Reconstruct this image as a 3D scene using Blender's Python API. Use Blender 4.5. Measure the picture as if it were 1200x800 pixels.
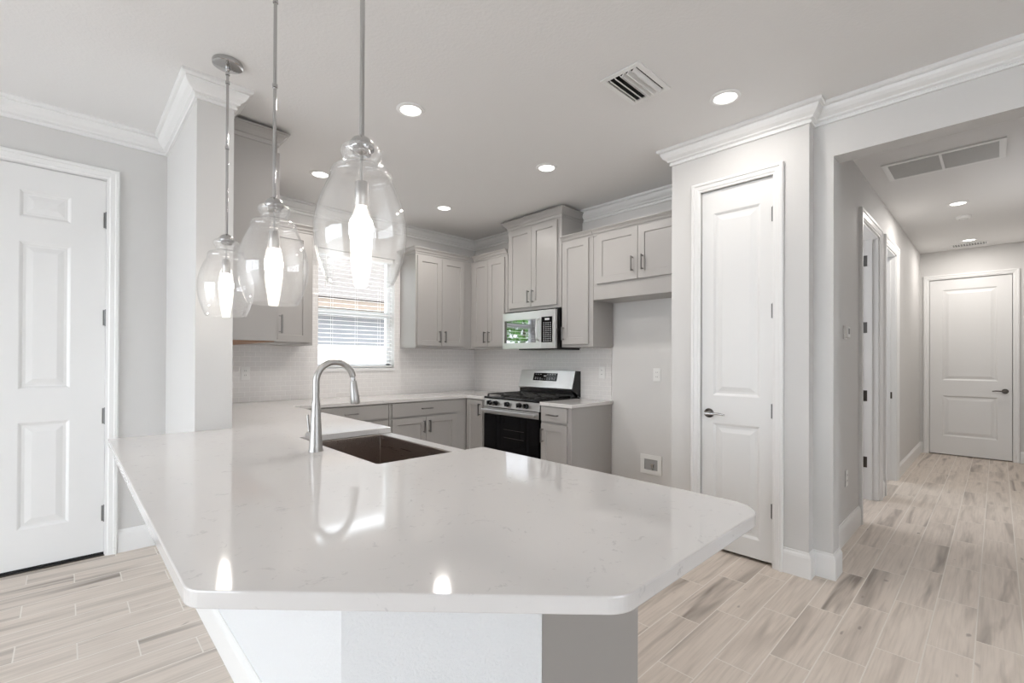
import bpy, bmesh, math, random
from mathutils import Vector, Matrix
D = bpy.data; C = bpy.context.scene.collection
for o in list(D.objects): D.objects.remove(o)
SC = bpy.context.scene
PI = math.pi

# ---------------------------------------------------------------- camera
def setup_camera():
    f, yaw, cy, h, roll, pitch = 545.42, .8064, 418.56, 1.285, .0043, .0043
    co, si = math.cos, math.sin
    F = Vector((co(yaw)*co(pitch), si(yaw)*co(pitch), si(pitch)))
    R = Vector((si(yaw), -co(yaw), 0)); U = R.cross(F)
    R, U = co(roll)*R + si(roll)*U, -si(roll)*R + co(roll)*U
    cd = D.cameras.new('camera'); cam = D.objects.new('camera', cd); C.objects.link(cam)
    cd.sensor_width = 36; cd.lens = f/1200*36; cd.shift_y = (cy-400)/1200; cd.clip_start = .02
    M = Matrix((R, U, -F)).transposed().to_4x4(); M.translation = Vector((0, 0, h))
    cam.matrix_world = M
    SC.camera = cam
setup_camera()

# ---------------------------------------------------------------- world, daylight, exposure
w = D.worlds.new('sky'); SC.world = w; w.use_nodes = True
bg = w.node_tree.nodes['Background']
bg.inputs[0].default_value = (.88, .94, 1.0, 1); bg.inputs[1].default_value = 8.0
SC.view_settings.view_transform = 'Standard'; SC.view_settings.look = 'None'
SC.view_settings.gamma = 1; SC.view_settings.use_curve_mapping = False
SC.view_settings.exposure = -0.22
try:
    SC.cycles.transparent_max_bounces = 32; SC.cycles.max_bounces = 12; SC.cycles.diffuse_bounces = 8
except Exception: pass

def area(name, loc, rot, sx, sy, power, col, shape='RECTANGLE'):
    l = D.lights.new(name, 'AREA'); l.shape = shape; l.size = sx
    if shape == 'RECTANGLE': l.size_y = sy
    l.energy = power; l.color = col
    o = D.objects.new(name, l); C.objects.link(o); o.location = loc; o.rotation_euler = rot
    return o
# daylight standing in the glazed openings of the great room behind the camera
area('daylight_side', (-4.05, 1.8, 1.35), (PI/2, 0, -PI/2), 4.2, 2.3, 26, (.88, .94, 1.0))
area('bedroom_daylight', (6.6, 2.5, 1.7), (-PI/2, 0, 0), 1.4, 1.3, 30, (.88, .94, 1.0))
area('near_room_fill', (4.7, 2.5, 1.7), (-PI/2, 0, 0), 1.0, 1.3, 30, (.95, .96, 1.0))  # fill lamp added in the unseen near room to brighten its doorway jamb

# ---------------------------------------------------------------- materials
def newmat(name):
    m = D.materials.new(name); m.use_nodes = True
    return m, m.node_tree, m.node_tree.nodes['Principled BSDF']
def N(nt, typ, **kw):
    n = nt.nodes.new(typ)
    for k, v in kw.items():
        if k in n.bl_rna.properties.keys(): setattr(n, k, v)
        else: n.inputs[k].default_value = v
    return n
def math_(nt, op, a, b=None, c=None):
    n = nt.nodes.new('ShaderNodeMath'); n.operation = op
    for i, v in enumerate((a, b, c)):
        if v is None: continue
        if isinstance(v, (int, float)): n.inputs[i].default_value = v
        else: nt.links.new(v, n.inputs[i])
    return n.outputs[0]
def mixc(nt, fac, a, b):
    n = nt.nodes.new('ShaderNodeMix'); n.data_type = 'RGBA'
    for s, v in ((0, fac), (6, a), (7, b)):
        if isinstance(v, (int, float)): n.inputs[s].default_value = v
        elif isinstance(v, tuple): n.inputs[s].default_value = (*v, 1) if len(v) == 3 else v
        else: nt.links.new(v, n.inputs[s])
    return n.outputs[2]
def bump(nt, b, height, strength=.3, dist=.002):
    n = N(nt, 'ShaderNodeBump', Strength=strength, Distance=dist)
    nt.links.new(height, n.inputs['Height']); nt.links.new(n.outputs[0], b.inputs['Normal'])
def plain(name, col, rough=.5, metal=0, noise=None, spec=None):
    m, nt, b = newmat(name)
    b.inputs['Base Color'].default_value = (*col, 1); b.inputs['Roughness'].default_value = rough
    b.inputs['Metallic'].default_value = metal
    if spec is not None: b.inputs['Specular IOR Level'].default_value = spec
    if noise:
        tc = N(nt, 'ShaderNodeTexCoord'); nz = N(nt, 'ShaderNodeTexNoise', Scale=noise[0], Detail=3.0)
        nt.links.new(tc.outputs['Object'], nz.inputs['Vector'])
        bump(nt, b, nz.outputs[0], noise[1], noise[2])
    return m
def brushed(name, col, rough, axis):
    m, nt, b = newmat(name)
    b.inputs['Metallic'].default_value = 1
    tc = N(nt, 'ShaderNodeTexCoord'); mp = N(nt, 'ShaderNodeMapping')
    s = [260, 260, 260]; s[axis] = 4; mp.inputs['Scale'].default_value = s
    nt.links.new(tc.outputs['Object'], mp.inputs[0])
    nz = N(nt, 'ShaderNodeTexNoise', Scale=1.0, Detail=2.0); nt.links.new(mp.outputs[0], nz.inputs['Vector'])
    nt.links.new(math_(nt, 'MULTIPLY_ADD', nz.outputs[0], .16, rough-.08), b.inputs['Roughness'])
    b.inputs['Base Color'].default_value = (*col, 1)
    bump(nt, b, nz.outputs[0], .08, .0005)
    return m
def emit(name, col, s):
    m = D.materials.new(name); m.use_nodes = True; nt = m.node_tree
    for n in list(nt.nodes): nt.nodes.remove(n)
    e = N(nt, 'ShaderNodeEmission', Strength=s); e.inputs[0].default_value = (*col, 1)
    o = N(nt, 'ShaderNodeOutputMaterial'); nt.links.new(e.outputs[0], o.inputs[0])
    return m
def thin_glass(name, ior=1.45, tint=(1, 1, 1), glow_haze=0):
    m = D.materials.new(name); m.use_nodes = True; nt = m.node_tree
    for n in list(nt.nodes): nt.nodes.remove(n)
    t = N(nt, 'ShaderNodeBsdfTransparent'); t.inputs[0].default_value = (*tint, 1)
    g = N(nt, 'ShaderNodeBsdfGlossy', Roughness=0.0)
    fr = N(nt, 'ShaderNodeFresnel', IOR=ior); geo = N(nt, 'ShaderNodeNewGeometry')
    nt.links.new(math_(nt, 'MULTIPLY_ADD', geo.outputs['Backfacing'], 1/ior-ior, ior), fr.inputs['IOR']); mx = N(nt, 'ShaderNodeMixShader'); o = N(nt, 'ShaderNodeOutputMaterial')
    nt.links.new(fr.outputs[0], mx.inputs[0]); nt.links.new(t.outputs[0], mx.inputs[1]); nt.links.new(g.outputs[0], mx.inputs[2])
    if glow_haze:
        df = N(nt, 'ShaderNodeBsdfDiffuse'); df.inputs[0].default_value = (.95, .95, .95, 1); m2 = N(nt, 'ShaderNodeMixShader'); m2.inputs[0].default_value = glow_haze
        nt.links.new(mx.outputs[0], m2.inputs[1]); nt.links.new(df.outputs[0], m2.inputs[2]); nt.links.new(m2.outputs[0], o.inputs[0])
    else: nt.links.new(mx.outputs[0], o.inputs[0])
    return m

M = {}
M['wall'] = plain('wall_paint', (.64, .633, .623), .65, noise=(140, .25, .002))
M['knee'] = plain('textured_knee_wall_paint', (.70, .71, .72), .6, noise=(120, .6, .004))
M['ceiling'] = plain('ceiling_paint', (.77, .765, .76), .8, noise=(60, .35, .004))
M['trim'] = plain('white_trim_paint', (.79, .79, .785), .35)
M['doorw'] = plain('white_door_paint', (.765, .765, .76), .38)
M['cab'] = plain('grey_cabinet_paint', (.385, .372, .36), .36)
M['wood'] = plain('raw_wood_underside', (.35, .20, .12), .6, noise=(40, .3, .001))
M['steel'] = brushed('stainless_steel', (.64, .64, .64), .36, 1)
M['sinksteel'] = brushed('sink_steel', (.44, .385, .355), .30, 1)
M['nickel'] = brushed('brushed_nickel', (.47, .46, .45), .40, 2)
M['pull'] = plain('satin_nickel_pull', (.27, .265, .26), .3, 1)
M['hinge'] = plain('hinge_nickel', (.20, .20, .20), .45, 1)
M['bronze'] = plain('dark_bronze', (.10, .09, .08), .4, 1)
M['chrome'] = plain('polished_chrome', (.50, .50, .50), .08, 1)
M['black'] = plain('black_enamel', (.008, .008, .009), .22)
M['blackglass'] = plain('black_glass', (.003, .003, .004), .05, spec=.18)
M['mirrorglass'] = plain('mirrored_dark_glass', (.30, .30, .31), .03, 1)
M['iron'] = plain('cast_iron', (.02, .02, .02), .55)
M['darkhole'] = plain('dark_void', (.015, .015, .015), .8)
M['white'] = plain('white_plastic', (.80, .80, .79), .35)
M['slatgrey'] = plain('grille_metal', (.60, .60, .59), .45)
M['filter'] = plain('grey_filter', (.33, .33, .33), .8, noise=(200, .5, .003))
M['blind'] = plain('white_blind', (.86, .86, .85), .45)
M['vinyl'] = plain('white_vinyl', (.82, .84, .85), .4)
M['glass'] = thin_glass('clear_glass', 1.62, glow_haze=.03)  # small diffuse white share puts the bulbs' glow into the shade glass
M['pane'] = thin_glass('window_glass', 1.35)
M['bulb_and_glow'] = emit('lit_bulb_and_glow', (1, .95, .88), 14)
M['lens'] = emit('lit_lens', (1, .97, .93), 6)
M['dots'] = plain('pale_print', (.55, .56, .58), .5)
M['rubber'] = plain('black_rubber', (.01, .01, .01), .7)

def quartz():
    m, nt, b = newmat('white_quartz')
    tc = N(nt, 'ShaderNodeTexCoord')
    n1 = N(nt, 'ShaderNodeTexNoise', Scale=5.0, Detail=6.0, Roughness=.65, Distortion=1.2)
    n2 = N(nt, 'ShaderNodeTexNoise', Scale=26.0, Detail=4.0, Roughness=.6, Distortion=.8)
    n3 = N(nt, 'ShaderNodeTexNoise', Scale=3.0, Detail=2.0)
    for n in (n1, n2, n3): nt.links.new(tc.outputs['Object'], n.inputs['Vector'])
    d = math_(nt, 'ABSOLUTE', math_(nt, 'SUBTRACT', n1.outputs[0], .5))
    vein = math_(nt, 'SUBTRACT', 1.0, math_(nt, 'MINIMUM', math_(nt, 'MULTIPLY', d, 42.0), 1.0))
    fleck = math_(nt, 'MULTIPLY', math_(nt, 'MAXIMUM', math_(nt, 'SUBTRACT', n2.outputs[0], .56), 0.0), 12.0)
    f = math_(nt, 'MINIMUM', math_(nt, 'MULTIPLY', vein, math_(nt, 'MINIMUM', math_(nt, 'MULTIPLY', fleck, 1.0), 1.0)), 1.0)
    base = mixc(nt, n3.outputs[0], (.69, .675, .665), (.655, .64, .63))
    nt.links.new(mixc(nt, math_(nt, 'MULTIPLY', f, .55), base, (.42, .41, .42)), b.inputs['Base Color'])
    b.inputs['Roughness'].default_value = .07
    b.inputs['Specular IOR Level'].default_value = .75
    return m
M['quartz'] = quartz()

def floor_tile():
    m, nt, b = newmat('wood_look_plank_tile')
    tc = N(nt, 'ShaderNodeTexCoord'); sp = N(nt, 'ShaderNodeSeparateXYZ'); nt.links.new(tc.outputs['Object'], sp.inputs[0])
    X, Y = sp.outputs[0], sp.outputs[1]
    pw, pl = .1554, .597
    v = math_(nt, 'DIVIDE', math_(nt, 'SUBTRACT', 3.955, Y), pw); n = math_(nt, 'FLOOR', v); fv = math_(nt, 'FRACT', v)
    u = math_(nt, 'DIVIDE', math_(nt, 'SUBTRACT', math_(nt, 'ADD', X, .155), math_(nt, 'MULTIPLY', n, .199)), pl)
    un = math_(nt, 'FLOOR', u); fu = math_(nt, 'FRACT', u)
    dv = math_(nt, 'MULTIPLY', math_(nt, 'SUBTRACT', .5, math_(nt, 'ABSOLUTE', math_(nt, 'SUBTRACT', fv, .5))), pw)
    du = math_(nt, 'MULTIPLY', math_(nt, 'SUBTRACT', .5, math_(nt, 'ABSOLUTE', math_(nt, 'SUBTRACT', fu, .5))), pl)
    d = math_(nt, 'MINIMUM', dv, du)
    grout = math_(nt, 'LESS_THAN', d, .0025)
    cv = N(nt, 'ShaderNodeCombineXYZ'); nt.links.new(un, cv.inputs[0]); nt.links.new(n, cv.inputs[1])
    wn = N(nt, 'ShaderNodeTexWhiteNoise'); wn.noise_dimensions = '3D'; nt.links.new(cv.outputs[0], wn.inputs['Vector'])
    off = nt.nodes.new('ShaderNodeVectorMath'); off.operation = 'SCALE'; nt.links.new(wn.outputs['Color'], off.inputs[0]); off.inputs['Scale'].default_value = 40
    addv = nt.nodes.new('ShaderNodeVectorMath'); addv.operation = 'ADD'
    nt.links.new(tc.outputs['Object'], addv.inputs[0]); nt.links.new(off.outputs[0], addv.inputs[1])
    def noise(sx, sy, sc, det, dist=0):
        mp = N(nt, 'ShaderNodeMapping'); mp.inputs['Scale'].default_value = (sx, sy, 1); nt.links.new(addv.outputs[0], mp.inputs[0])
        nz = N(nt, 'ShaderNodeTexNoise', Scale=sc, Detail=det, Distortion=dist); nt.links.new(mp.outputs[0], nz.inputs['Vector']); return nz.outputs[0]
    broad = noise(.9, 11, 1.0, 3, .6)        # dark streaks running along the plank
    fine = noise(3, 90, 1.0, 4, .3)
    med = noise(2.2, 22, 1.2, 5, 1.0)
    knot = noise(9, 20, 1.0, 1)
    streak = N(nt, 'ShaderNodeMapRange'); streak.inputs['From Min'].default_value = .52; streak.inputs['From Max'].default_value = .72
    nt.links.new(broad, streak.inputs['Value'])
    tone = math_(nt, 'MULTIPLY_ADD', wn.outputs['Value'], .55, .0)
    dark = math_(nt, 'MULTIPLY', streak.outputs[0], math_(nt, 'ADD', tone, .48))
    base = mixc(nt, med, (.80, .715, .635), (.53, .46, .40))
    base = mixc(nt, math_(nt, 'MULTIPLY', wn.outputs['Value'], .35), base, (.60, .53, .47))
    c = mixc(nt, dark, base, (.22, .18, .15))
    fr = N(nt, 'ShaderNodeMapRange'); fr.inputs['From Min'].default_value = .45; fr.inputs['From Max'].default_value = .75; nt.links.new(fine, fr.inputs['Value'])
    c = mixc(nt, math_(nt, 'MULTIPLY', fr.outputs[0], .28), c, (.28, .24, .21))
    kn = N(nt, 'ShaderNodeMapRange'); kn.inputs['From Min'].default_value = .76; kn.inputs['From Max'].default_value = .82; nt.links.new(knot, kn.inputs['Value'])
    c = mixc(nt, math_(nt, 'MULTIPLY', kn.outputs[0], .7), c, (.2, .16, .14))
    c = mixc(nt, grout, c, (.76, .71, .65))
    nt.links.new(c, b.inputs['Base Color'])
    b.inputs['Roughness'].default_value = .42
    h = math_(nt, 'MULTIPLY_ADD', med, .15, math_(nt, 'MINIMUM', math_(nt, 'DIVIDE', d, .003), 1.0))
    bump(nt, b, h, .5, .0015)
    return m
M['floor'] = floor_tile()

def splash():
    m, nt, b = newmat('bevelled_subway_tile')
    tc = N(nt, 'ShaderNodeTexCoord'); sp = N(nt, 'ShaderNodeSeparateXYZ'); nt.links.new(tc.outputs['Object'], sp.inputs[0])
    pw, ph = .088, .0456
    v = math_(nt, 'DIVIDE', math_(nt, 'SUBTRACT', sp.outputs[2], .889), ph); n = math_(nt, 'FLOOR', v); fv = math_(nt, 'FRACT', v)
    u = math_(nt, 'ADD', math_(nt, 'DIVIDE', math_(nt, 'ADD', sp.outputs[0], sp.outputs[1]), pw), math_(nt, 'MULTIPLY', math_(nt, 'MODULO', n, 2.0), .5))
    fu = math_(nt, 'FRACT', u)
    dv = math_(nt, 'MULTIPLY', math_(nt, 'SUBTRACT', .5, math_(nt, 'ABSOLUTE', math_(nt, 'SUBTRACT', fv, .5))), ph)
    du = math_(nt, 'MULTIPLY', math_(nt, 'SUBTRACT', .5, math_(nt, 'ABSOLUTE', math_(nt, 'SUBTRACT', fu, .5))), pw)
    d = math_(nt, 'MINIMUM', dv, du)
    g = math_(nt, 'LESS_THAN', d, .0013)
    nt.links.new(mixc(nt, g, (.765, .75, .74), (.86, .845, .83)), b.inputs['Base Color'])
    nt.links.new(math_(nt, 'MULTIPLY_ADD', g, .5, .12), b.inputs['Roughness'])
    bump(nt, b, math_(nt, 'MINIMUM', math_(nt, 'DIVIDE', d, .009), 1.0), .6, .0018)
    return m
M['splash'] = splash()
def foliage(name, a, c):
    m, nt, b = newmat(name); nz = N(nt, 'ShaderNodeTexNoise', Scale=6.0)
    nt.links.new(mixc(nt, nz.outputs[0], a, c), b.inputs['Base Color']); b.inputs['Roughness'].default_value = .7
    return m
M['leaf'] = foliage('leaf_green', (.05, .22, .03), (.22, .48, .10))
M['bark'] = plain('bark', (.12, .08, .05), .9)
M['paver'] = plain('pale_concrete_paving', (.55, .54, .53), .8, noise=(20, .4, .004))
M['stucco'] = plain('neighbour_stucco', (.72, .70, .66), .8, noise=(40, .5, .004))
M['tan'] = plain('tan_fascia', (.24, .19, .15), .7)
M['tanroof'] = plain('tan_grey_roof_tile', (.12, .105, .095), .8, noise=(8, .8, .02))
M['roofing'] = plain('grey_screen', (.20, .205, .215), .8, noise=(30, .6, .01))

# ---------------------------------------------------------------- mesh helpers
def nb(): return bmesh.new()
def box(bm, x0, x1, y0, y1, z0, z1):
    xs, ys, zs = sorted((x0, x1)), sorted((y0, y1)), sorted((z0, z1))
    v = [bm.verts.new((x, y, z)) for z in zs for y in ys for x in xs]
    for f in ((0, 2, 3, 1), (4, 5, 7, 6), (0, 1, 5, 4), (2, 6, 7, 3), (0, 4, 6, 2), (1, 3, 7, 5)):
        bm.faces.new([v[i] for i in f])
    return bm
def prism(bm, pts, z0, z1):
    a = [bm.verts.new((x, y, z0)) for x, y in pts]; b = [bm.verts.new((x, y, z1)) for x, y in pts]
    n = len(pts)
    bm.faces.new(a[::-1]); bm.faces.new(b)
    for i in range(n): bm.faces.new((a[i], a[(i+1) % n], b[(i+1) % n], b[i]))
    return bm
def extr(bm, pts, d):
    """closed polygon of 3D points extruded by vector d"""
    d = Vector(d); a = [bm.verts.new(p) for p in pts]; b = [bm.verts.new(Vector(p)+d) for p in pts]; n = len(pts)
    bm.faces.new(a[::-1]); bm.faces.new(b)
    for i in range(n): bm.faces.new((a[i], a[(i+1) % n], b[(i+1) % n], b[i]))
    return bm
def lathe(bm, prof, c=(0, 0, 0), seg=32, closed=False):
    """profile of (radius, z); axis is Z"""
    rings = []
    for r, z in prof:
        if r < 1e-6: rings.append([bm.verts.new((c[0], c[1], c[2]+z))])
        else: rings.append([bm.verts.new((c[0]+r*math.cos(2*PI*i/seg), c[1]+r*math.sin(2*PI*i/seg), c[2]+z)) for i in range(seg)])
    pairs = list(zip(rings, rings[1:]))
    if closed: pairs.append((rings[-1], rings[0]))
    for A, B in pairs:
        for i in range(seg):
            j = (i+1) % seg
            q = [A[i] if len(A) > 1 else A[0], A[j] if len(A) > 1 else A[0], B[j] if len(B) > 1 else B[0], B[i] if len(B) > 1 else B[0]]
            q = list(dict.fromkeys(q))
            if len(q) > 2: bm.faces.new(q)
    return bm
def tube(bm, pts, r, seg=16, cap=True):
    pts = [Vector(p) for p in pts]; rs = r if isinstance(r, (list, tuple)) else [r]*len(pts)
    t0 = (pts[1]-pts[0]).normalized(); up = Vector((0, 0, 1)) if abs(t0.z) < .9 else Vector((0, 1, 0))
    n = t0.cross(up).normalized(); rings = []
    for i, p in enumerate(pts):
        t = ((pts[min(i+1, len(pts)-1)]-p).normalized()+(p-pts[max(i-1, 0)]).normalized())
        if t.length < 1e-6: t = t0
        t.normalize(); n = (n-t*n.dot(t)).normalized(); b = t.cross(n)
        rings.append([bm.verts.new(p+(n*math.cos(2*PI*k/seg)+b*math.sin(2*PI*k/seg))*rs[i]) for k in range(seg)])
    for A, B in zip(rings, rings[1:]):
        for k in range(seg): bm.faces.new((A[k], A[(k+1) % seg], B[(k+1) % seg], B[k]))
    if cap: bm.faces.new(rings[0][::-1]); bm.faces.new(rings[-1])
    return bm
def disc(bm, c, axis, r, d, seg=28):
    c = Vector(c); axis = Vector(axis).normalized()
    return tube(bm, [c, c+axis*d], r, seg)
def sweep(bm, path, prof, side=1):
    """mitred moulding: path of (x,y), profile of (offset from wall, z); side=1 offsets to the left of travel"""
    P = [Vector((x, y)) for x, y in path]; rings = []
    for i, p in enumerate(P):
        def nrm(a, b): d = (b-a).normalized(); return Vector((-d.y, d.x))*side
        if i == 0: m = nrm(P[0], P[1])
        elif i == len(P)-1: m = nrm(P[-2], P[-1])
        else:
            a, b = nrm(P[i-1], p), nrm(p, P[i+1]); m = (a+b); m = m/(m.dot(a))
        rings.append([bm.verts.new((p.x+m.x*o, p.y+m.y*o, z)) for o, z in prof])
    n = len(prof)
    for A, B in zip(rings, rings[1:]):
        for k in range(n): bm.faces.new((A[k], A[(k+1) % n], B[(k+1) % n], B[k]))
    bm.faces.new(rings[0]); bm.faces.new(rings[-1][::-1])
    return bm
def slab(bm, O, U, Nn, w, h, t, panels, prof):
    """door leaf: O lower corner on the FRONT face, U width dir, Nn outward normal. panels=[(u0,u1,z0,z1)], prof=[(inset,depth)...]"""
    O, U, Nn = Vector(O), Vector(U), Vector(Nn); Z = Vector((0, 0, 1))
    us = sorted({0, w, *[p[0] for p in panels], *[p[1] for p in panels]}); zs = sorted({0, h, *[p[2] for p in panels], *[p[3] for p in panels]})
    V = {}
    def vt(u, z, d=0.0):
        k = (round(u, 5), round(z, 5), round(d, 5))
        if k not in V: V[k] = bm.verts.new(O+U*u+Z*z-Nn*d)
        return V[k]
    for a, b in zip(us, us[1:]):
        for c, d in zip(zs, zs[1:]):
            inp = any(a >= p[0]-1e-6 and b <= p[1]+1e-6 and c >= p[2]-1e-6 and d <= p[3]+1e-6 for p in panels)
            if not inp: bm.faces.new((vt(a, c), vt(b, c), vt(b, d), vt(a, d)))
    for (a, b, c, d) in panels:
        # outer ring uses grid vertices
        edge = [(u, c) for u in us if a-1e-6 <= u <= b+1e-6] + [(b, z) for z in zs if c+1e-6 < z <= d+1e-6] + \
               [(u, d) for u in reversed(us) if a-1e-6 <= u < b-1e-6] + [(a, z) for z in reversed(zs) if c+1e-6 < z < d-1e-6]
        prev = [vt(u, z) for u, z in edge]
        def ins(e, q):
            u, z = e; return (min(max(u, a+q), b-q), min(max(z, c+q), d-q))
        for (q, dep) in prof:
            cur = []
            for e in edge:
                uu, zz = ins(e, q); cur.append(bm.verts.new(O+U*uu+Z*zz-Nn*dep))
            for i in range(len(edge)):
                j = (i+1) % len(edge); bm.faces.new((prev[i], prev[j], cur[j], cur[i]))
            prev = cur
        bm.faces.new(prev)
    # sides and back
    bo = [(u, 0) for u in us] + [(w, z) for z in zs[1:]] + [(u, h) for u in reversed(us[:-1])] + [(0, z) for z in reversed(zs[1:-1])]
    F = [vt(u, z) for u, z in bo]; B = [vt(u, z, t) for u, z in bo]
    for i in range(len(bo)):
        j = (i+1) % len(bo); bm.faces.new((F[j], F[i], B[i], B[j]))
    bm.faces.new(B)
    return bm
SHAKER = [(.003, .0), (.0045, .010)]
RAISED = [(.006, .003), (.016, .010), (.030, .010), (.060, .003)]

def obj(name, bm, m, parent=None, smooth=False, bev=0, kind=None, mats=None):
    bmesh.ops.remove_doubles(bm, verts=bm.verts, dist=1e-6)
    bmesh.ops.recalc_face_normals(bm, faces=bm.faces)
    me = D.meshes.new(name); bm.to_mesh(me); bm.free()
    if isinstance(m, str): m = M[m]
    me.materials.append(m)
    if smooth:
        for p in me.polygons: p.use_smooth = True
        try: me.set_sharp_from_angle(angle=math.radians(38))
        except Exception: pass
    o = D.objects.new(name, me); C.objects.link(o)
    if bev:
        b = o.modifiers.new('bevel', 'BEVEL'); b.width = bev; b.segments = 2; b.limit_method = 'ANGLE'; b.angle_limit = math.radians(40)
    if parent:
        o.parent = parent; o.matrix_parent_inverse = Matrix.Translation(parent.matrix_basis.translation).inverted() if parent.type == 'EMPTY' else Matrix()
    elif kind: o['kind'] = kind
    return o
def thing(name, label, cat, loc=(0, 0, 0), group=None, kind=None):
    o = D.objects.new(name, None); C.objects.link(o); o.location = loc; o.empty_display_size = .1
    if label: o['label'] = label; o['category'] = cat
    if group: o['group'] = group
    if kind: o['kind'] = kind
    return o
def tag(o, label, cat, group=None):
    o['label'] = label; o['category'] = cat
    if group: o['group'] = group
    return o
def struct(name, bm, m, **k): return obj(name, bm, m, kind='structure', **k)
def part_light(o, parent):
    o.parent = parent; o.matrix_parent_inverse = Matrix.Translation(parent.matrix_basis.translation).inverted()

# ---------------------------------------------------------------- the room
CE = 2.80; ZC = .889; XS = 3.834; YW = 4.70; XP = 3.171; XH = 3.26; YH = .756; XE = 8.72; YD = 4.017; YC = 3.0
X1, X2 = .505, .682
struct('floor', box(nb(), -4.0, 8.9, -4.7, 4.85, -.1, 0), 'floor')
struct('ceiling', box(nb(), -4.0, 8.9, -4.7, 4.85, CE, CE+.12), 'ceiling')
b = nb(); DX0, DX1 = -.735, .190
box(b, -4.0, DX0, YD, YD+.13, 0, CE); box(b, DX1, X1, YD, YD+.13, 0, CE); box(b, DX0, DX1, YD, YD+.13, 2.445, CE)
struct('wall_left', b, 'wall')
struct('wall_stub', box(nb(), X1, X2, YC, YW+.15, 0, CE), 'wall')
WX0, WX1, WZ0, WZ1 = 1.815, 2.665, 1.185, 2.40
b = nb()
box(b, X2, WX0, YW, YW+.15, 0, CE); box(b, WX1, XS+.12, YW, YW+.15, 0, CE); box(b, WX0, WX1, YW, YW+.15, 0, WZ0); box(b, WX0, WX1, YW, YW+.15, WZ1, CE)
struct('wall_back', b, 'wall')
struct('wall_right', box(nb(), XS, XS+.12, 1.546, YW, 0, CE), 'wall')
PD0, PD1 = .964, 1.4215   # pantry door opening in Y
b = nb()
box(b, XP, XP+.09, .771, PD0, 0, CE); box(b, XP, XP+.09, PD1, 1.636, 0, CE); box(b, XP, XP+.09, PD0, PD1, 2.442, CE)
box(b, XP+.09, XS, 1.546, 1.636, 0, CE)
struct('wall_pantry', b, 'wall')
YO = .668; YR = -.36
b = nb()
box(b, XH, 3.40, YO, .771, 0, CE); box(b, XP+.09, 3.40, .771, .88, 0, CE)
box(b, XH, 3.40, YR, YO, 2.49, CE); box(b, XH, 3.40, -4.7, YR, 0, CE)
struct('wall_opening', b, 'wall')
A0, A1, B0, B1 = 4.592, 5.39, 5.72, 6.44
b = nb()
box(b, 3.40, A0, YH, .88, 0, CE); box(b, A1, B0, YH, .88, 0, CE); box(b, B1, XE, YH, .88, 0, CE)
box(b, A0, A1, YH, .88, 2.42, CE); box(b, B0, B1, YH, .88, 2.42, CE)
struct('wall_hall_left', b, 'wall')
struct('wall_hall_right', box(nb(), 3.40, XE, YR-.12, YR, 0, CE), 'wall')
E0, E1 = -.137, .660
struct('end_door_light_block', box(nb(), XE+.125, XE+.18, YR-.12, 2.6, -.05, CE), 'wall')  # unseen backing added to stop sky light leaking round the end door
b = nb(); box(b, XE, XE+.12, YR-.12, E0, 0, CE); box(b, XE, XE+.12, E1, 2.6, 0, CE); box(b, XE, XE+.12, E0, E1, 2.41, CE)
struct('wall_hall_end', b, 'wall')
struct('wall_bedroom', box(nb(), XS+.12, XE+.12, 2.6, 2.72, 0, CE), 'wall')
struct('wall_bedroom_partition', box(nb(), 5.50, 5.60, .88, 2.6, 0, CE), 'wall')
# great room behind the camera: glazed openings
b = nb(); box(b, -4.0, -.6, -4.7, -4.58, 0, CE); box(b, 1.7, XH, -4.7, -4.58, 0, CE); box(b, -.6, 1.7, -4.7, -4.58, 2.5, CE)
struct('wall_rear', b, 'wall')
b = nb(); box(b, -4.0, -3.88, -4.58, -.3, 0, CE); box(b, -4.0, -3.88, 3.9, YD, 0, CE); box(b, -4.0, -3.88, -.3, 3.9, 2.5, CE)
struct('wall_west', b, 'wall')
def slider(name, horizontal, a0, a1, c):
    t = thing(name, None, None, kind='structure')
    fr = nb(); pn = nb(); n = 4
    def bb(bm, u0, u1, c0, c1, z0, z1):
        if horizontal: box(bm, u0, u1, c0, c1, z0, z1)
        else: box(bm, c0, c1, u0, u1, z0, z1)
    bb(fr, a0, a1, c-.04, c+.04, 0, .05); bb(fr, a0, a1, c-.04, c+.04, 2.44, 2.5)
    for i in range(n+1):
        u = a0+(a1-a0)*i/n; u = min(max(u, a0+.03), a1-.03); bb(fr, u-.03, u+.03, c-.035, c+.035, .05, 2.44)
    obj('window_frame', fr, 'vinyl', t); bb(pn, a0, a1, c-.004, c+.004, .05, 2.44); obj('pane', pn, 'pane', t)
slider('window_2', True, -.6, 1.7, -4.64); slider('window_3', False, -.3, 3.9, -3.94)

# crown moulding
CP = [(0, 2.690), (.012, 2.690), (.014, 2.702), (.009, 2.706), (.009, 2.712), (.024, 2.718), (.026, 2.726), (.032, 2.730), (.046, 2.740), (.057, 2.757), (.062, 2.772), (.060, 2.777), (.074, 2.780), (.080, 2.786), (.080, CE), (0, CE)]
struct('trim_1', sweep(nb(), [(-3.88, YD), (X1, YD), (X1, YC), (X2, YC), (X2, 3.31)], CP, -1), 'trim')
struct('trim_2', sweep(nb(), [(1.02, YW), (XS, YW), (XS, 3.735)], CP, -1), 'trim')
struct('trim_3', sweep(nb(), [(XS, 2.93), (XS, 1.636), (XP, 1.636), (XP, .771), (XH, .771), (XH, -4.58)], CP, -1), 'trim')
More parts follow.
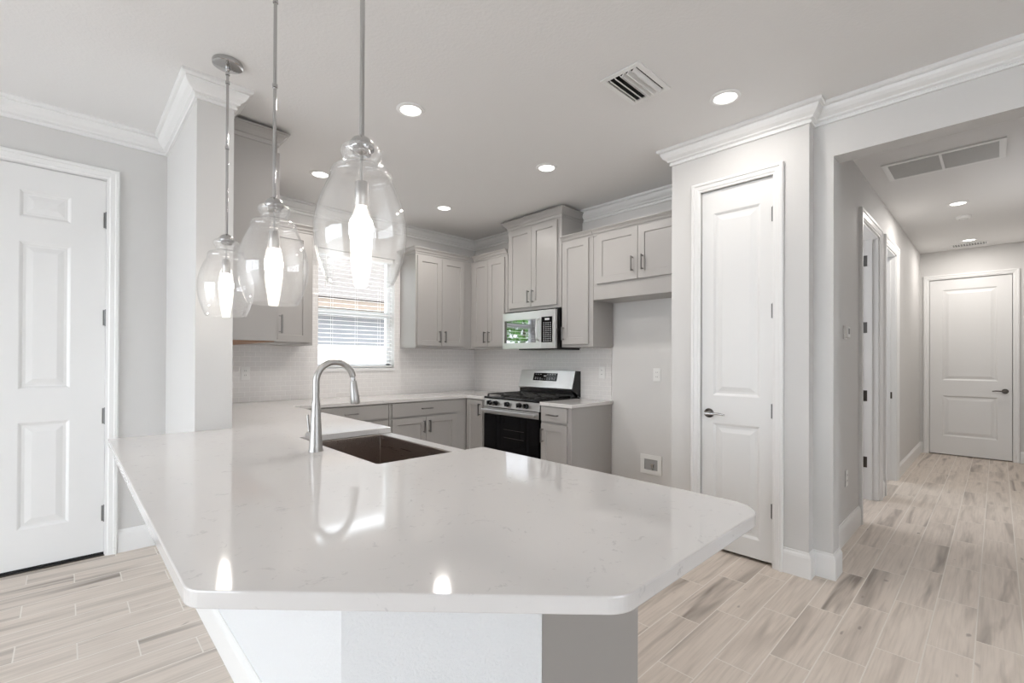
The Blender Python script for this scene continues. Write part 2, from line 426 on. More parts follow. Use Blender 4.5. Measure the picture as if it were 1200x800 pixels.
# baseboards
BP = [(0, 0), (.016, 0), (.016, .118), (.013, .130), (.007, .140), (.005, .150), (0, .150)]
KX, KY = .505, 1.144; EX, EY = .862, .787
struct('baseboard_left', sweep(nb(), [(.254, YD), (X1, YD), (X1, YC), (KX, KY), (EX, EY)], BP, -1), 'trim')
struct('baseboard_far_left', sweep(nb(), [(-3.88, YD), (DX0-.066, YD)], BP, -1), 'trim')
struct('baseboard_pantry', sweep(nb(), [(XP, .905), (XP, .771), (XH, .771), (XH, YO), (3.40, YO), (3.40, YH), (A0-.085, YH)], BP, -1), 'trim')
struct('baseboard_hall', sweep(nb(), [(B1+.085, YH), (XE, YH), (XE, E1+.065)], BP, -1), 'trim')
struct('baseboard_hall_middle', sweep(nb(), [(A1+.085, YH), (B0-.085, YH)], BP, -1), 'trim')
struct('baseboard_hall_right', sweep(nb(), [(XE, E0-.065), (XE, YR), (3.40, YR)], BP, -1), 'trim')

# casings around a door: wall plane, two posts and a head, stepped profile
def casing(parent, O, U, Nn, w, h, cw, name='casing'):
    O, U, Nn = Vector(O), Vector(U), Vector(Nn); Z = Vector((0, 0, 1)); bm = nb()
    prof = [(0, 0), (0, .010), (.010, .012), (.016, .017), (cw*.62, .019), (cw*.70, .025), (cw-.006, .025), (cw, .020), (cw, 0)]
    path = [(0, 0, -1, 0), (0, h, -1, 1), (w, h, 1, 1), (w, 0, 1, 0)]
    rings = [[bm.verts.new(O+U*(u+su*q)+Z*(z+sz*q)+Nn*d) for q, d in prof] for u, z, su, sz in path]
    n = len(prof)
    for A, B in zip(rings, rings[1:]):
        for k in range(n): bm.faces.new((A[k], A[(k+1) % n], B[(k+1) % n], B[k]))
    bm.faces.new(rings[0]); bm.faces.new(rings[-1][::-1])
    return obj(name, bm, 'trim', parent)
def hinge(parent, p, Nn, U, z, m='hinge', L=.09):
    """barrel on the door line plus its leaf"""
    p = Vector(p); bm = nb(); Nn = Vector(Nn); U = Vector(U)
    q = p+Nn*.006; tube(bm, [(q.x, q.y, z-L/2), (q.x, q.y, z+L/2)], .0065, 10)
    for k in (-1, 1):
        tube(bm, [(q.x, q.y, z+k*L/2), (q.x, q.y, z+k*(L/2+.005))], .0045, 8)
    a = p-U*.013-Nn*.001; bb = p+U*.013+Nn*.002
    box(bm, a.x, bb.x, a.y, bb.y, z-L/2, z+L/2)
    return obj('hinge', bm, m, parent, smooth=True)
def lever(parent, p, Nn, U, m='chrome'):
    """rosette with a lever pointing along U"""
    p, Nn, U = Vector(p), Vector(Nn), Vector(U); bm = nb()
    disc(bm, p, Nn, .032, .008); disc(bm, p+Nn*.008, Nn, .024, .006); disc(bm, p+Nn*.012, Nn, .011, .035)
    q = p+Nn*.046
    tube(bm, [q-U*.012, q+U*.03, q+U*.08+Vector((0, 0, .002)), q+U*.118+Vector((0, 0, -.003))], [.011, .009, .0075, .006], 12)
    return obj('door_handle', bm, m, parent, smooth=True)

# entry door (six raised panels)
t = thing('door_1', None, None, (-.27, YD, 0), kind='structure')
w_ = DX1-DX0-.008; ox = DX0+.004
pan = []
for (u0, u1) in ((-.205, .020), (-.56, -.335)):
    for (z0, z1) in ((.235, .875), (1.075, 1.965), (2.110, 2.275)): pan.append((u0-ox, u1-ox, z0, z1))
obj('door_leaf', slab(nb(), (ox, YD+.022, .018), (1, 0, 0), (0, -1, 0), w_, 2.42, .044, pan, RAISED), 'doorw', t)
casing(t, (DX0, YD, 0), (1, 0, 0), (0, -1, 0), DX1-DX0, 2.445, .062)
b = nb(); box(b, DX1-.003, DX1, YD, YD+.12, 0, 2.445); box(b, DX0, DX0+.003, YD, YD+.12, 0, 2.445); box(b, DX0, DX1, YD, YD+.12, 2.442, 2.445); obj('jamb', b, 'trim', t)
for z in (2.18, 1.545, .906, .273): hinge(t, (DX1-.004, YD+.018, 0), (0, -1, 0), (1, 0, 0), z, L=.10)
b = nb(); box(b, ox, ox+w_, YD+.016, YD+.024, .004, .020); obj('sweep', b, 'rubber', t)
b = nb(); box(b, DX0, DX1, YD+.0, YD+.12, 0, .006); obj('threshold', b, 'bronze', t)

# pantry door (two panels)
def two_panel(name, O, U, Nn, w, h, gap, stile, zlist):
    t = thing(name, None, None, O, kind='structure')
    Ov = Vector(O)+Vector(U)*.004-Vector(Nn)*.012+Vector((0, 0, gap))
    obj('door_leaf', slab(nb(), Ov, U, Nn, w-.0095, h-gap-.005, .036, [(stile-.003, w-stile-.003, a-gap, c-gap) for a, c in zlist], RAISED), 'doorw', t)
    return t
t = two_panel('door_2', (XP, PD1, 0), (0, -1, 0), (-1, 0, 0), PD1-PD0, 2.442, .021, .080, ((.139, .862), (1.047, 2.285)))
casing(t, (XP, PD1, 0), (0, -1, 0), (-1, 0, 0), PD1-PD0, 2.442, .060)
for z in (2.20, 1.595, .968, .345): hinge(t, (XP+.010, PD0+.001, 0), (-1, 0, 0), (0, 1, 0), z)
lever(t, (XP+.012, 1.365, .925), (-1, 0, 0), (0, -1, 0))
struct('wall_pantry_inside', box(nb(), 3.75, 3.765, .88, 1.546, 0, CE), 'darkhole')

# hall end door
t = two_panel('door_5', (XE, E1, 0), (0, -1, 0), (-1, 0, 0), E1-E0, 2.41, .012, .135, ((.26, .815), (1.025, 2.265)))
casing(t, (XE, E1, 0), (0, -1, 0), (-1, 0, 0), E1-E0, 2.41, .060)
lever(t, (XE+.012, -.07, .90), (-1, 0, 0), (0, 1, 0), 'bronze')

# two doorways on the left of the hall, leaves standing open into the rooms
def doorway(name, a0, a1, hinge_far, lab):
    t = thing(name, None, None, (a0, YH, 0), kind='structure')
    casing(t, (a0, YH, 0), (1, 0, 0), (0, -1, 0), a1-a0, 2.42, .080)
    casing(t, (a0, .88, 0), (1, 0, 0), (0, 1, 0), a1-a0, 2.42, .070)
    b = nb(); box(b, a0, a0+.012, YH, .88, 0, 2.42); box(b, a1-.012, a1, YH, .88, 0, 2.42); box(b, a0, a1, YH, .88, 2.408, 2.42)
    for x0, x1 in ((a0+.012, a0+.022), (a1-.022, a1-.012)): box(b, x0, x1, .80, .835, 0, 2.408)
    obj('jamb', b, 'trim', t)
    w = a1-a0-.03
    if hinge_far:
        slabO = (a1-.03, .905, .012)
        obj('door_leaf', slab(nb(), slabO, (0, 1, 0), (-1, 0, 0), w-.05, 2.38, .036, [(.12, w-.17, .13, .84), (.12, w-.17, 1.03, 2.25)], RAISED), 'doorw', t)
        for z in (2.215, 1.595, .960, .345):
            b = nb(); box(b, a1-.0145, a1-.012, .838, .874, z-.05, z+.05); tube(b, [(a1-.018, .880, z-.05), (a1-.018, .880, z+.05)], .006, 8)
            obj('hinge', b, 'hinge' if z > 1 else 'bronze', t)
    else:
        obj('door_leaf', slab(nb(), (a0+.03, .905+w-.05, .012), (0, -1, 0), (1, 0, 0), w-.05, 2.38, .036, [(.12, w-.17, .13, .84), (.12, w-.17, 1.03, 2.25)], RAISED), 'doorw', t)
        b = nb(); box(b, a1-.0145, a1-.012, .785, .825, .88, .95); obj('strike_plate', b, 'bronze', t)
doorway('door_3', A0, A1, True, ''); doorway('door_4', B0, B1, False, '')

# kitchen window
t = thing('window_1', None, None, (WX0, YW, WZ0), kind='structure')
yf = YW+.095
b = nb(); box(b, WX0, WX1, yf, yf+.05, WZ0, WZ0+.04); box(b, WX0, WX1, yf, yf+.05, WZ1-.04, WZ1)
box(b, WX0, WX0+.04, yf, yf+.05, WZ0, WZ1); box(b, WX1-.04, WX1, yf, yf+.05, WZ0, WZ1)
box(b, WX0, WX1, yf-.008, yf+.05, 1.745, 1.80); obj('window_frame', b, 'vinyl', t)
b = nb(); box(b, WX0+.04, WX1-.04, yf+.03, yf+.034, WZ0+.04, 1.745); box(b, WX0+.04, WX1-.04, yf+.03, yf+.034, 1.80, WZ1-.04); obj('pane', b, 'pane', t)
b = nb(); box(b, WX0-.006, WX1+.006, YW-.022, YW+.095, WZ0-.032, WZ0); obj('sill', b, 'trim', t, bev=.003)

# backsplash (tiled wall facing) on both walls, notched round the window
b = nb()
box(b, X2, WX0, YW-.010, YW, ZC, 1.44); box(b, WX1, XS-.010, YW-.010, YW, ZC, 1.44); box(b, WX0, WX1, YW-.010, YW, ZC, WZ0-.032)
box(b, WX1, 2.735, YW-.010, YW, 1.44, 2.40); box(b, 1.655, WX0, YW-.010, YW, 1.44, 2.40)
struct('wall_backsplash', b, 'splash')
struct('wall_backsplash_stove', box(nb(), XS-.010, XS, 2.595, YW-.010, .88, 1.80), 'splash')

# ---------------------------------------------------------------- blind in the kitchen window
t = thing('window_blind', 'white horizontal slat blind hanging in the kitchen window behind the faucet', 'blind', (2.24, YW+.045, WZ0))
b = nb(); box(b, WX0+.006, WX1-.006, YW+.02, YW+.075, WZ1-.045, WZ1-.002); obj('head_rail', b, 'blind', t)
b = nb(); z = WZ0+.05; n = 0
while z < WZ1-.06:
    y0, y1 = YW+.022, YW+.070
    extr(b, [(WX0+.012, y0, z-.005), (WX0+.012, (y0+y1)/2, z+.0015), (WX0+.012, y1, z+.003), (WX0+.012, y1, z+.0055), (WX0+.012, (y0+y1)/2, z+.004), (WX0+.012, y0, z-.0025)], (WX1-WX0-.024, 0, 0))
    z += .0445
obj('slats', b, 'blind', t)
b = nb(); box(b, WX0+.012, WX1-.012, YW+.025, YW+.068, WZ0+.006, WZ0+.024); obj('bottom_rail', b, 'blind', t, bev=.003)
for x in (WX0+.16, (WX0+WX1)/2, WX1-.16):
    b = nb()
    for y in (YW+.020, YW+.072): tube(b, [(x, y, WZ0+.02), (x, y, WZ1-.04)], .0012, 6)
    obj('ladder_cord', b, 'blind', t)
b = nb(); tube(b, [(WX0+.085, YW+.012, WZ1-.05), (WX0+.085, YW+.010, 2.0)], .004, 8); obj('tilt_wand', b, 'blind', t)

# ---------------------------------------------------------------- cabinets
def pull(parent, p, Nn, vert, L=.128, U=(0, 0, 1)):
    """square bar pull centred at p"""
    p, Nn = Vector(p), Vector(Nn); A = Vector((0, 0, 1)) if vert else Vector(U); S = A.cross(Nn)
    bm = nb(); r = .0055
    def cub(c, ha, hn, hs):
        pts = [c+A*a*ha+Nn*n*hn+S*s*hs for a in (-1, 1) for n in (-1, 1) for s in (-1, 1)]
        xs = [q.x for q in pts]; ys = [q.y for q in pts]; zs = [q.z for q in pts]
        box(bm, min(xs), max(xs), min(ys), max(ys), min(zs), max(zs))
    cub(p+Nn*.032, L/2, r, r)
    for s in (-1, 1): cub(p+A*s*(L/2-.010)+Nn*.014, r*.8, .0135, r*.8)
    return obj('handle', bm, 'pull', parent, bev=.001)
def cab_door(parent, O, U, Nn, w, h, hpos=None, fr=.057, name='door', vert=True):
    """shaker front; O lower corner at the cabinet face; hpos=(u,z) of the pull centre"""
    Ov = Vector(O)+Vector(Nn)*.019
    if name == 'drawer': bm = slab(nb(), Ov, U, Nn, w, h, .018, [], [])
    else: bm = slab(nb(), Ov, U, Nn, w, h, .018, [(fr, w-fr, fr, h-fr)], SHAKER)
    d = obj(name, bm, 'cab', parent, bev=.0012)
    if hpos:
        h_ = pull(d, Ov+Vector(U)*hpos[0]+Vector((0, 0, hpos[1])), Nn, vert, U=U)
    return d
CABCR = lambda zt, out, hh: [(0, zt-hh), (.006, zt-hh), (.010, zt-hh*.72), (.018, zt-hh*.66), (out*.55, zt-hh*.40), (out*.8, zt-hh*.22), (out*.85, zt-hh*.16), (out, zt-hh*.12), (out, zt), (0, zt)]
SG = 'grey shaker cabinets hung on the kitchen walls'; BG = 'grey base cabinets under the perimeter counter'
FX = XS-.35+.02   # carcass face on stove wall
FY = YW-.35+.02
g = .002
# A: right of the window
t = thing('wall_cabinet', 'grey two-door wall cabinet just right of the kitchen window', 'cabinet', (3.1, YW, 1.405), SG)
b = nb(); box(b, 2.735, XS-.011, FY, YW-.011, 1.405, 2.44); obj('body', b, 'cab', t, bev=.001)
cab_door(t, (2.752, FY, 1.43), (1, 0, 0), (0, -1, 0), .318, .985, (.318-.035, .105))
cab_door(t, (3.074, FY, 1.43), (1, 0, 0), (0, -1, 0), .318, .985, (.035, .105))
b = sweep(nb(), [(2.735, YW-.011), (2.735, FY), (FX-.05, FY)], CABCR(2.50, .045, .065), -1); obj('crown', b, 'cab', t)
# B: corner, stove wall
t = thing('wall_cabinet', 'grey two-door wall cabinet between the kitchen corner and the microwave', 'cabinet', (XS, 4.0, 1.405), SG)
b = nb(); box(b, FX, XS-.011, 3.728, FY-.002, 1.405, 2.44); obj('body', b, 'cab', t, bev=.001)
cab_door(t, (FX, 4.312, 1.43), (0, -1, 0), (-1, 0, 0), .270, .985, (.270-.035, .105))
cab_door(t, (FX, 4.038, 1.43), (0, -1, 0), (-1, 0, 0), .272, .985, (.035, .105))
b = sweep(nb(), [(FX, FY-.06), (FX, 3.728)], CABCR(2.50, .045, .065), -1); obj('crown', b, 'cab', t)
# C: tall one over the microwave
FXM = FX
t = thing('wall_cabinet', 'tallest grey wall cabinet, two doors, directly above the microwave', 'cabinet', (XS, 3.34, 1.80), SG)
b = nb(); box(b, FXM, XS-.001, 2.958, 3.722, 1.80, 2.715); obj('body', b, 'cab', t, bev=.001)
cab_door(t, (FXM, 3.698, 1.832), (0, -1, 0), (-1, 0, 0), .345, .838, (.345-.030, .105))
cab_door(t, (FXM, 3.350, 1.832), (0, -1, 0), (-1, 0, 0), .345, .838, (.030, .105))
b = sweep(nb(), [(XS, 3.722), (FXM, 3.722), (FXM, 2.958), (XS, 2.958)], CABCR(2.775, .060, .085), -1); obj('crown', b, 'cab', t)
# D: narrow
t = thing('wall_cabinet', 'narrow single-door grey wall cabinet right of the microwave', 'cabinet', (XS, 2.76, 1.405), SG)
b = nb(); box(b, FX, XS-.011, 2.577, 2.950, 1.405, 2.42); obj('body', b, 'cab', t, bev=.001)
cab_door(t, (FX, 2.934, 1.432), (0, -1, 0), (-1, 0, 0), .312, .985, (.026, .105))
b = sweep(nb(), [(FX, 2.950), (FX, 2.577)], CABCR(2.478, .045, .062), -1); obj('crown', b, 'cab', t)
# E: over the fridge recess
t = thing('wall_cabinet', 'short wide grey wall cabinet above the empty fridge space', 'cabinet', (XS, 2.1, 1.83), SG)
b = nb(); box(b, FX, XS-.001, 1.640, 2.573, 1.832, 2.42); obj('body', b, 'cab', t, bev=.001)
cab_door(t, (FX, 2.528, 1.975), (0, -1, 0), (-1, 0, 0), .420, .442, (.420-.045, .130))
cab_door(t, (FX, 2.104, 1.975), (0, -1, 0), (-1, 0, 0), .420, .442, (.048, .130))
b = sweep(nb(), [(FX, 2.573), (FX, 1.640)], CABCR(2.478, .045, .062), -1); obj('crown', b, 'cab', t)
# F: left of the window
t = thing('wall_cabinet', 'grey wall cabinet just left of the kitchen window, behind the middle pendant', 'cabinet', (1.4, YW, 1.405), SG)
b = nb(); box(b, 1.014, 1.640, FY, YW-.011, 1.405, 2.43); obj('body', b, 'cab', t, bev=.001)
cab_door(t, (1.10, FY, 1.43), (1, 0, 0), (0, -1, 0), .512, .985, (.035, .105), .06)
b = sweep(nb(), [(1.06, FY), (1.640, FY), (1.640, YW-.011)], CABCR(2.49, .045, .065), -1); obj('crown', b, 'cab', t)
# G: on the stub wall, seen from its side
t = thing('wall_cabinet', 'tall grey wall cabinet on the stub wall, seen side-on behind the farthest pendant', 'cabinet', (X2, 3.8, 1.40), SG)
b = nb(); box(b, X2+.001, 1.010, 3.315, YW-.011, 1.400, 2.715); obj('body', b, 'cab', t, bev=.001)
b = nb(); box(b, X2+.012, 1.0, 3.33, YW-.02, 1.394, 1.3995); obj('underside', b, 'wood', t)
cab_door(t, (1.010, 3.332, 1.415), (0, 1, 0), (1, 0, 0), .44, 1.245, (.035, .105))
cab_door(t, (1.010, 3.776, 1.415), (0, 1, 0), (1, 0, 0), .44, 1.245, (.405, .105))
b = sweep(nb(), [(X2, 3.315), (1.010, 3.315), (1.010, FY)], CABCR(2.775, .060, .085), -1)
obj('crown', b, 'cab', t)

# base cabinets
BX = XS-.62; BY = YW-.62
def base_body(b, x0, x1, y0, y1, toe):
    """toe: ('x',-1) faces -x"""
    box(b, x0, x1, y0, y1, .10, ZC-.034)
    ax, s = toe; d = .07
    if ax == 'x': box(b, x0+(d if s < 0 else 0), x1-(d if s > 0 else 0), y0+.002, y1-.002, 0, .10)
    else: box(b, x0+.002, x1-.002, y0+(d if s < 0 else 0), y1-(d if s > 0 else 0), 0, .10)
t = thing('base_cabinet', 'grey base cabinet with drawer and two doors, right half of the window-side run', 'cabinet', (2.66, YW, 0), BG)
b = nb(); base_body(b, 2.262, 3.214, BY, YW-.01, ('y', -1)); obj('body', b, 'cab', t, bev=.001)
cab_door(t, (2.290, BY, .715), (1, 0, 0), (0, -1, 0), .776, .130, (.388, .066), name='drawer', vert=False)
cab_door(t, (2.290, BY, .13), (1, 0, 0), (0, -1, 0), .386, .562, (.386-.032, .562-.095))
cab_door(t, (2.680, BY, .13), (1, 0, 0), (0, -1, 0), .386, .562, (.032, .562-.095))
t = thing('base_cabinet', 'grey base cabinet seen behind the faucet, left half of the window-side run', 'cabinet', (1.8, YW, 0), BG)
b = nb(); base_body(b, 1.372, 2.258, BY, YW-.01, ('y', -1)); obj('body', b, 'cab', t, bev=.001)
cab_door(t, (1.50, BY, .715), (1, 0, 0), (0, -1, 0), .738, .130, (.369, .066), name='drawer', vert=False)
cab_door(t, (1.50, BY, .13), (1, 0, 0), (0, -1, 0), .367, .562, (.335, .467))
cab_door(t, (1.871, BY, .13), (1, 0, 0), (0, -1, 0), .367, .562, (.032, .467))
t = thing('base_cabinet', 'narrow grey base cabinet squeezed between the inner corner and the range', 'cabinet', (XS, 3.9, 0), BG)
b = nb(); base_body(b, BX, XS-.011, 3.772, BY-.002, ('x', -1)); obj('body', b, 'cab', t, bev=.001)
cab_door(t, (BX, 4.050, .13), (0, -1, 0), (-1, 0, 0), .262, .715, (.262-.030, .62), .05)
t = thing('base_cabinet', 'grey base cabinet with one drawer and one door, right of the range', 'cabinet', (XS, 2.77, 0), BG)
b = nb(); base_body(b, BX, XS-.011, 2.592, 2.952, ('x', -1)); obj('body', b, 'cab', t, bev=.001)
cab_door(t, (BX, 2.940, .718), (0, -1, 0), (-1, 0, 0), .308, .130, (.154, .062), name='drawer', vert=False)
cab_door(t, (BX, 2.940, .13), (0, -1, 0), (-1, 0, 0), .308, .562, (.028, .455))

# peninsula: knee wall and cabinets
kw = .12; q = kw*math.tan(PI/8)
b = nb()
prism(b, [(X1, YC), (KX, KY), (EX, EY), (EX+kw*.7071*1.0, EY+kw*.7071), (KX+kw, KY+q), (X1+kw, YC)], 0, ZC-.033)
struct('wall_knee', b, 'knee')
PX0 = X1+kw+.004
t = thing('peninsula_cabinet', 'grey end cabinet under the right end of the peninsula, plain panel facing forward', 'cabinet', (1.1, EY, 0))
b = nb(); prism(b, [(EX+.0008, EY), (1.312, EY), (1.312, 1.595), (PX0, 1.595), (PX0, KY+.11), (EX+.095, EY+.09)], .0, ZC-.034)
obj('body', b, 'cab', t, bev=.001)
cab_door(t, (1.312, .80, .13), (0, 1, 0), (1, 0, 0), .39, .71, (.355, .60))
cab_door(t, (1.312, 1.195, .13), (0, 1, 0), (1, 0, 0), .39, .71, (.035, .60))
t = thing('sink_cabinet', 'grey sink base cabinet under the stainless apron sink', 'cabinet', (1.0, 2.02, 0))
b = nb(); box(b, PX0, 1.30, 1.60, 2.45, 0, .60); box(b, PX0, 1.30, 1.60, 1.612, .60, ZC-.034); box(b, PX0, 1.30, 2.438, 2.45, .60, ZC-.034); box(b, PX0, .82, 1.60, 2.45, .60, ZC-.034)
obj('body', b, 'cab', t)
cab_door(t, (1.30, 1.612, .13), (0, 1, 0), (1, 0, 0), .41, .46, (.375, .38)); cab_door(t, (1.30, 2.026, .13), (0, 1, 0), (1, 0, 0), .41, .46, (.035, .38))
t = thing('corner_cabinet', 'grey base cabinet filling the corner left of the sink beside the stub wall', 'cabinet', (1.0, 3.3, 0))
b = nb(); prism(b, [(PX0, 2.455), (1.312, 2.455), (1.312, BY), (1.368, BY), (1.368, YW-.011), (X2+.002, YW-.011), (X2+.002, YC-.002), (PX0, YC-.002)], 0, ZC-.034)
obj('body', b, 'cab', t)
cab_door(t, (1.312, 2.47, .13), (0, 1, 0), (1, 0, 0), .60, .70, (.565, .6)); cab_door(t, (1.312, 3.08, .13), (0, 1, 0), (1, 0, 0), .60, .70, (.035, .6))

# countertops
def rounded(pts):
    """pts of (x,y,r): polygon with rounded corners"""
    out = []; n = len(pts)
    for i, (x, y, r) in enumerate(pts):
        p = Vector((x, y)); a = Vector(pts[i-1][:2]); c = Vector(pts[(i+1) % n][:2])
        if r <= 0: out.append((x, y)); continue
        d1 = (a-p).normalized(); d2 = (c-p).normalized(); ang = d1.angle(d2); L = r/math.tan(ang/2)
        ctr = p+(d1+d2).normalized()*(r/math.sin(ang/2)); s = p+d1*L-ctr; e = p+d2*L-ctr
        a0 = math.atan2(s.y, s.x); a1 = math.atan2(e.y, e.x); da = (a1-a0+PI) % (2*PI)-PI
        k = max(3, int(abs(da)/.12))
        for j in range(k+1): th = a0+da*j/k; out.append((ctr.x+r*math.cos(th), ctr.y+r*math.sin(th)))
    return out
XC = 1.368; YF = 4.055; XF = 3.19
pts = rounded([(.150, YC-.001, 0), (.150, .957, .07), (.678, .430, .07), (XC, .430, .10), (XC, 1.615, .02), (.850, 1.615, .012), (.850, 2.435, .012), (XC, 2.435, .01),
               (XC, YF, .01), (XF, YF, .01), (XF, 3.768, 0), (XS-.0105, 3.768, 0), (XS-.0105, YW-.0105, 0), (X2+.0005, YW-.0105, 0), (X2+.0005, YC-.001, 0)])
ct = tag(obj('countertop', prism(nb(), pts, ZC-.032, ZC), 'quartz', bev=.003), 'large white quartz countertop with clipped front corners, running from peninsula to range', 'countertop')
ct2 = tag(obj('countertop', prism(nb(), rounded([(XF, 2.572, .008), (XS-.0105, 2.572, 0), (XS-.0105, 2.953, 0), (XF, 2.953, 0)]), ZC-.032, ZC), 'quartz', bev=.003),
          'small white quartz countertop piece to the right of the range', 'countertop')

# sink (apron front, undermount)
t = thing('sink', 'large stainless steel apron-front sink set into the peninsula counter', 'sink', (1.08, 2.02, .62))
b = nb(); zt = ZC-.033; zb = .640
so = [(.825, 1.618), (1.362, 1.618), (1.362, 2.432), (.825, 2.432)]; si = [(.856, 1.632), (1.290, 1.632), (1.290, 2.418), (.856, 2.418)]
def loop(p, z): return [b.verts.new((x, y, z)) for x, y in p]
A = loop(so, zt-.0); B_ = loop(si, zt-.0); Cc = loop(si, zb+.02); Dd = loop(so, zb)
for P_, Q_ in ((A, B_), (B_, Cc), (A, Dd)):
    for i in range(4): b.faces.new((P_[i], P_[(i+1) % 4], Q_[(i+1) % 4], Q_[i]))
b.faces.new(Cc); b.faces.new(Dd)
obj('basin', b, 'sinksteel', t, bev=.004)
b = nb(); box(b, 1.292, 1.361, 1.622, 2.428, zt+.0001, zt+.0015); obj('apron_rim_sheen', b, 'steel', t)  # rim strip added in brighter steel to imitate the window's reflection
b = nb(); lathe(b, [(.0, .001), (.030, .001), (.040, .004), (.044, .004), (.046, 0)], (1.07, 2.02, zb+.0202), 24); obj('drain', b, 'chrome', t, smooth=True)

# faucet
FXc, FYc = .775, 2.02
t = thing('faucet', 'tall brushed nickel gooseneck pull-down faucet standing behind the sink', 'faucet', (FXc, FYc, ZC))
b = nb(); lathe(b, [(0, 0), (.0305, 0), (.0305, .004), (.029, .008), (.0275, .012), (.0235, .08), (.0195, .16), (.0165, .212), (.0155, .216), (0, .216)], (FXc, FYc, ZC+.0005), 32)
obj('base', b, 'nickel', t, smooth=True)
zs = ZC+.216; R_ = .083; zc_ = 1.187
P_ = [(FXc, FYc, zs-.01), (FXc, FYc, zs+.03), (FXc, FYc, zc_-.02)]
for k in range(0, 17):
    a = PI-(PI-.20)*k/16; P_.append((FXc+R_+R_*math.cos(a), FYc, zc_+R_*math.sin(a)))
b = nb(); tube(b, P_, .0138, 20); obj('spout', b, 'nickel', t, smooth=True)
e = Vector(P_[-1]); dn = Vector((.10, 0, -1)).normalized()
b = nb(); tube(b, [e, e+dn*.020], .009, 16); obj('hose', b, 'chrome', t, smooth=True)
b = nb(); tube(b, [e+dn*.018, e+dn*.024, e+dn*.10, e+dn*.118, e+dn*.124], [.011, .014, .0195, .021, .018], 20); obj('spray_head', b, 'nickel', t, smooth=True)
b = nb(); tube(b, [(FXc, FYc+.012, ZC+.060), (FXc, FYc+.078, ZC+.060)], .0165, 18)
tube(b, [(FXc-.002, FYc+.066, ZC+.062), (FXc-.008, FYc+.072, ZC+.15)], [.0058, .0048], 12); obj('handle', b, 'nickel', t, smooth=True)

# ---------------------------------------------------------------- range
R0, R1 = 2.962, 3.760; RX = 3.184
t = thing('range', 'stainless steel gas range with black glass oven door, under the microwave', 'range', (3.5, 3.36, 0))
b = nb(); box(b, RX+.045, XS-.03, R0, R1, .02, .875); obj('body', b, 'black', t, bev=.002)
for x in (RX+.09, XS-.09):
    for y in (R0+.05, R1-.05): obj('foot', disc(nb(), (x, y, 0), (0, 0, 1), .018, .022, 12), 'black', t)
b = nb(); box(b, RX+.015, XS-.03, R0-.001, R1+.001, .876, .898); obj('cooktop', b, 'black', t, bev=.004)
b = nb(); extr(b, [(RX+.012, R0+.002, .792), (RX+.024, R0+.002, .874), (RX+.06, R0+.002, .874), (RX+.06, R0+.002, .792)], (0, R1-R0-.004, 0)); cp = obj('control_panel', b, 'steel', t, bev=.002)
for y in (3.664, 3.570, 3.398, 3.228, 3.131):
    b = nb(); p = Vector((RX+.018, y, .834)); nn = Vector((-1, 0, .15)).normalized()
    disc(b, p, nn, .026, .008, 22); disc(b, p+nn*.008, nn, .021, .024, 22)
    box(b, p.x-.046, p.x-.030, y-.005, y+.005, .816, .858)
    obj('knob', b, 'black', cp, smooth=True)
b = nb(); box(b, RX+.010, RX+.044, R0+.004, R1-.004, .225, .786); od = obj('oven_door', b, 'blackglass', t, bev=.004)
b = nb(); box(b, RX+.006, RX+.0098, R0+.004, R1-.004, .722, .786); obj('door_rail', b, 'steel', od)
b = nb(); box(b, RX-.048, RX-.028, R0+.02, R1-.02, .742, .772)
for y in (R0+.05, R1-.05): box(b, RX-.028, RX+.006, y-.012, y+.012, .747, .767)
obj('oven_handle', b, 'steel', od, bev=.004)
b = nb(); box(b, RX+.0088, RX+.0098, R0+.12, R1-.12, .33, .65); dw = obj('door_window', b, 'blackglass', od)
b = nb()
for z in (.50, .58):
    tube(b, [(RX+.0078, 3.16, z), (RX+.0078, 3.45, z)], .0012, 6)
obj('oven_rack', b, 'bronze', od)
b = nb(); box(b, RX+.010, RX+.044, R0+.004, R1-.004, .035, .218); obj('lower_drawer', b, 'black', t, bev=.004)
# grates
for (y0, y1) in ((R0+.03, R0+.27), (R0+.275, R1-.275), (R1-.27, R1-.03)):
    b = nb(); x0, x1 = RX+.05, XS-.13; zg = .918
    def bar(p, q_, r=.0055): tube(b, [p, q_], r, 6)
    for y in (y0, y1, (y0+y1)/2): bar((x0, y, zg+.004), (x1, y, zg+.004))
    for x in (x0, (x0+x1)/2, x1): bar((x, y0, zg+.004), (x, y1, zg+.004))
    for cx_ in (x0+.13, x1-.13):
        for a in range(8):
            th = a*PI/4+PI/8; bar((cx_+.035*math.cos(th), (y0+y1)/2+.035*math.sin(th), zg+.006), (cx_+.11*math.cos(th), (y0+y1)/2+.11*math.sin(th)*.95, zg+.006), .0045)
    for x in (x0, x1):
        for y in (y0, y1): box(b, x-.007, x+.007, y-.007, y+.007, .898, zg)
    obj('grate', b, 'iron', t)
for (x, y) in ((RX+.18, R0+.15), (XS-.26, R0+.15), (RX+.18, R1-.15), (XS-.26, R1-.15), ((RX+XS)/2-.05, 3.36)):
    b = nb(); lathe(b, [(0, 0), (.05, 0), (.048, .006), (.034, .008), (.034, .014), (0, .015)], (x, y, .8982), 20); obj('burner', b, 'iron', t, smooth=True)
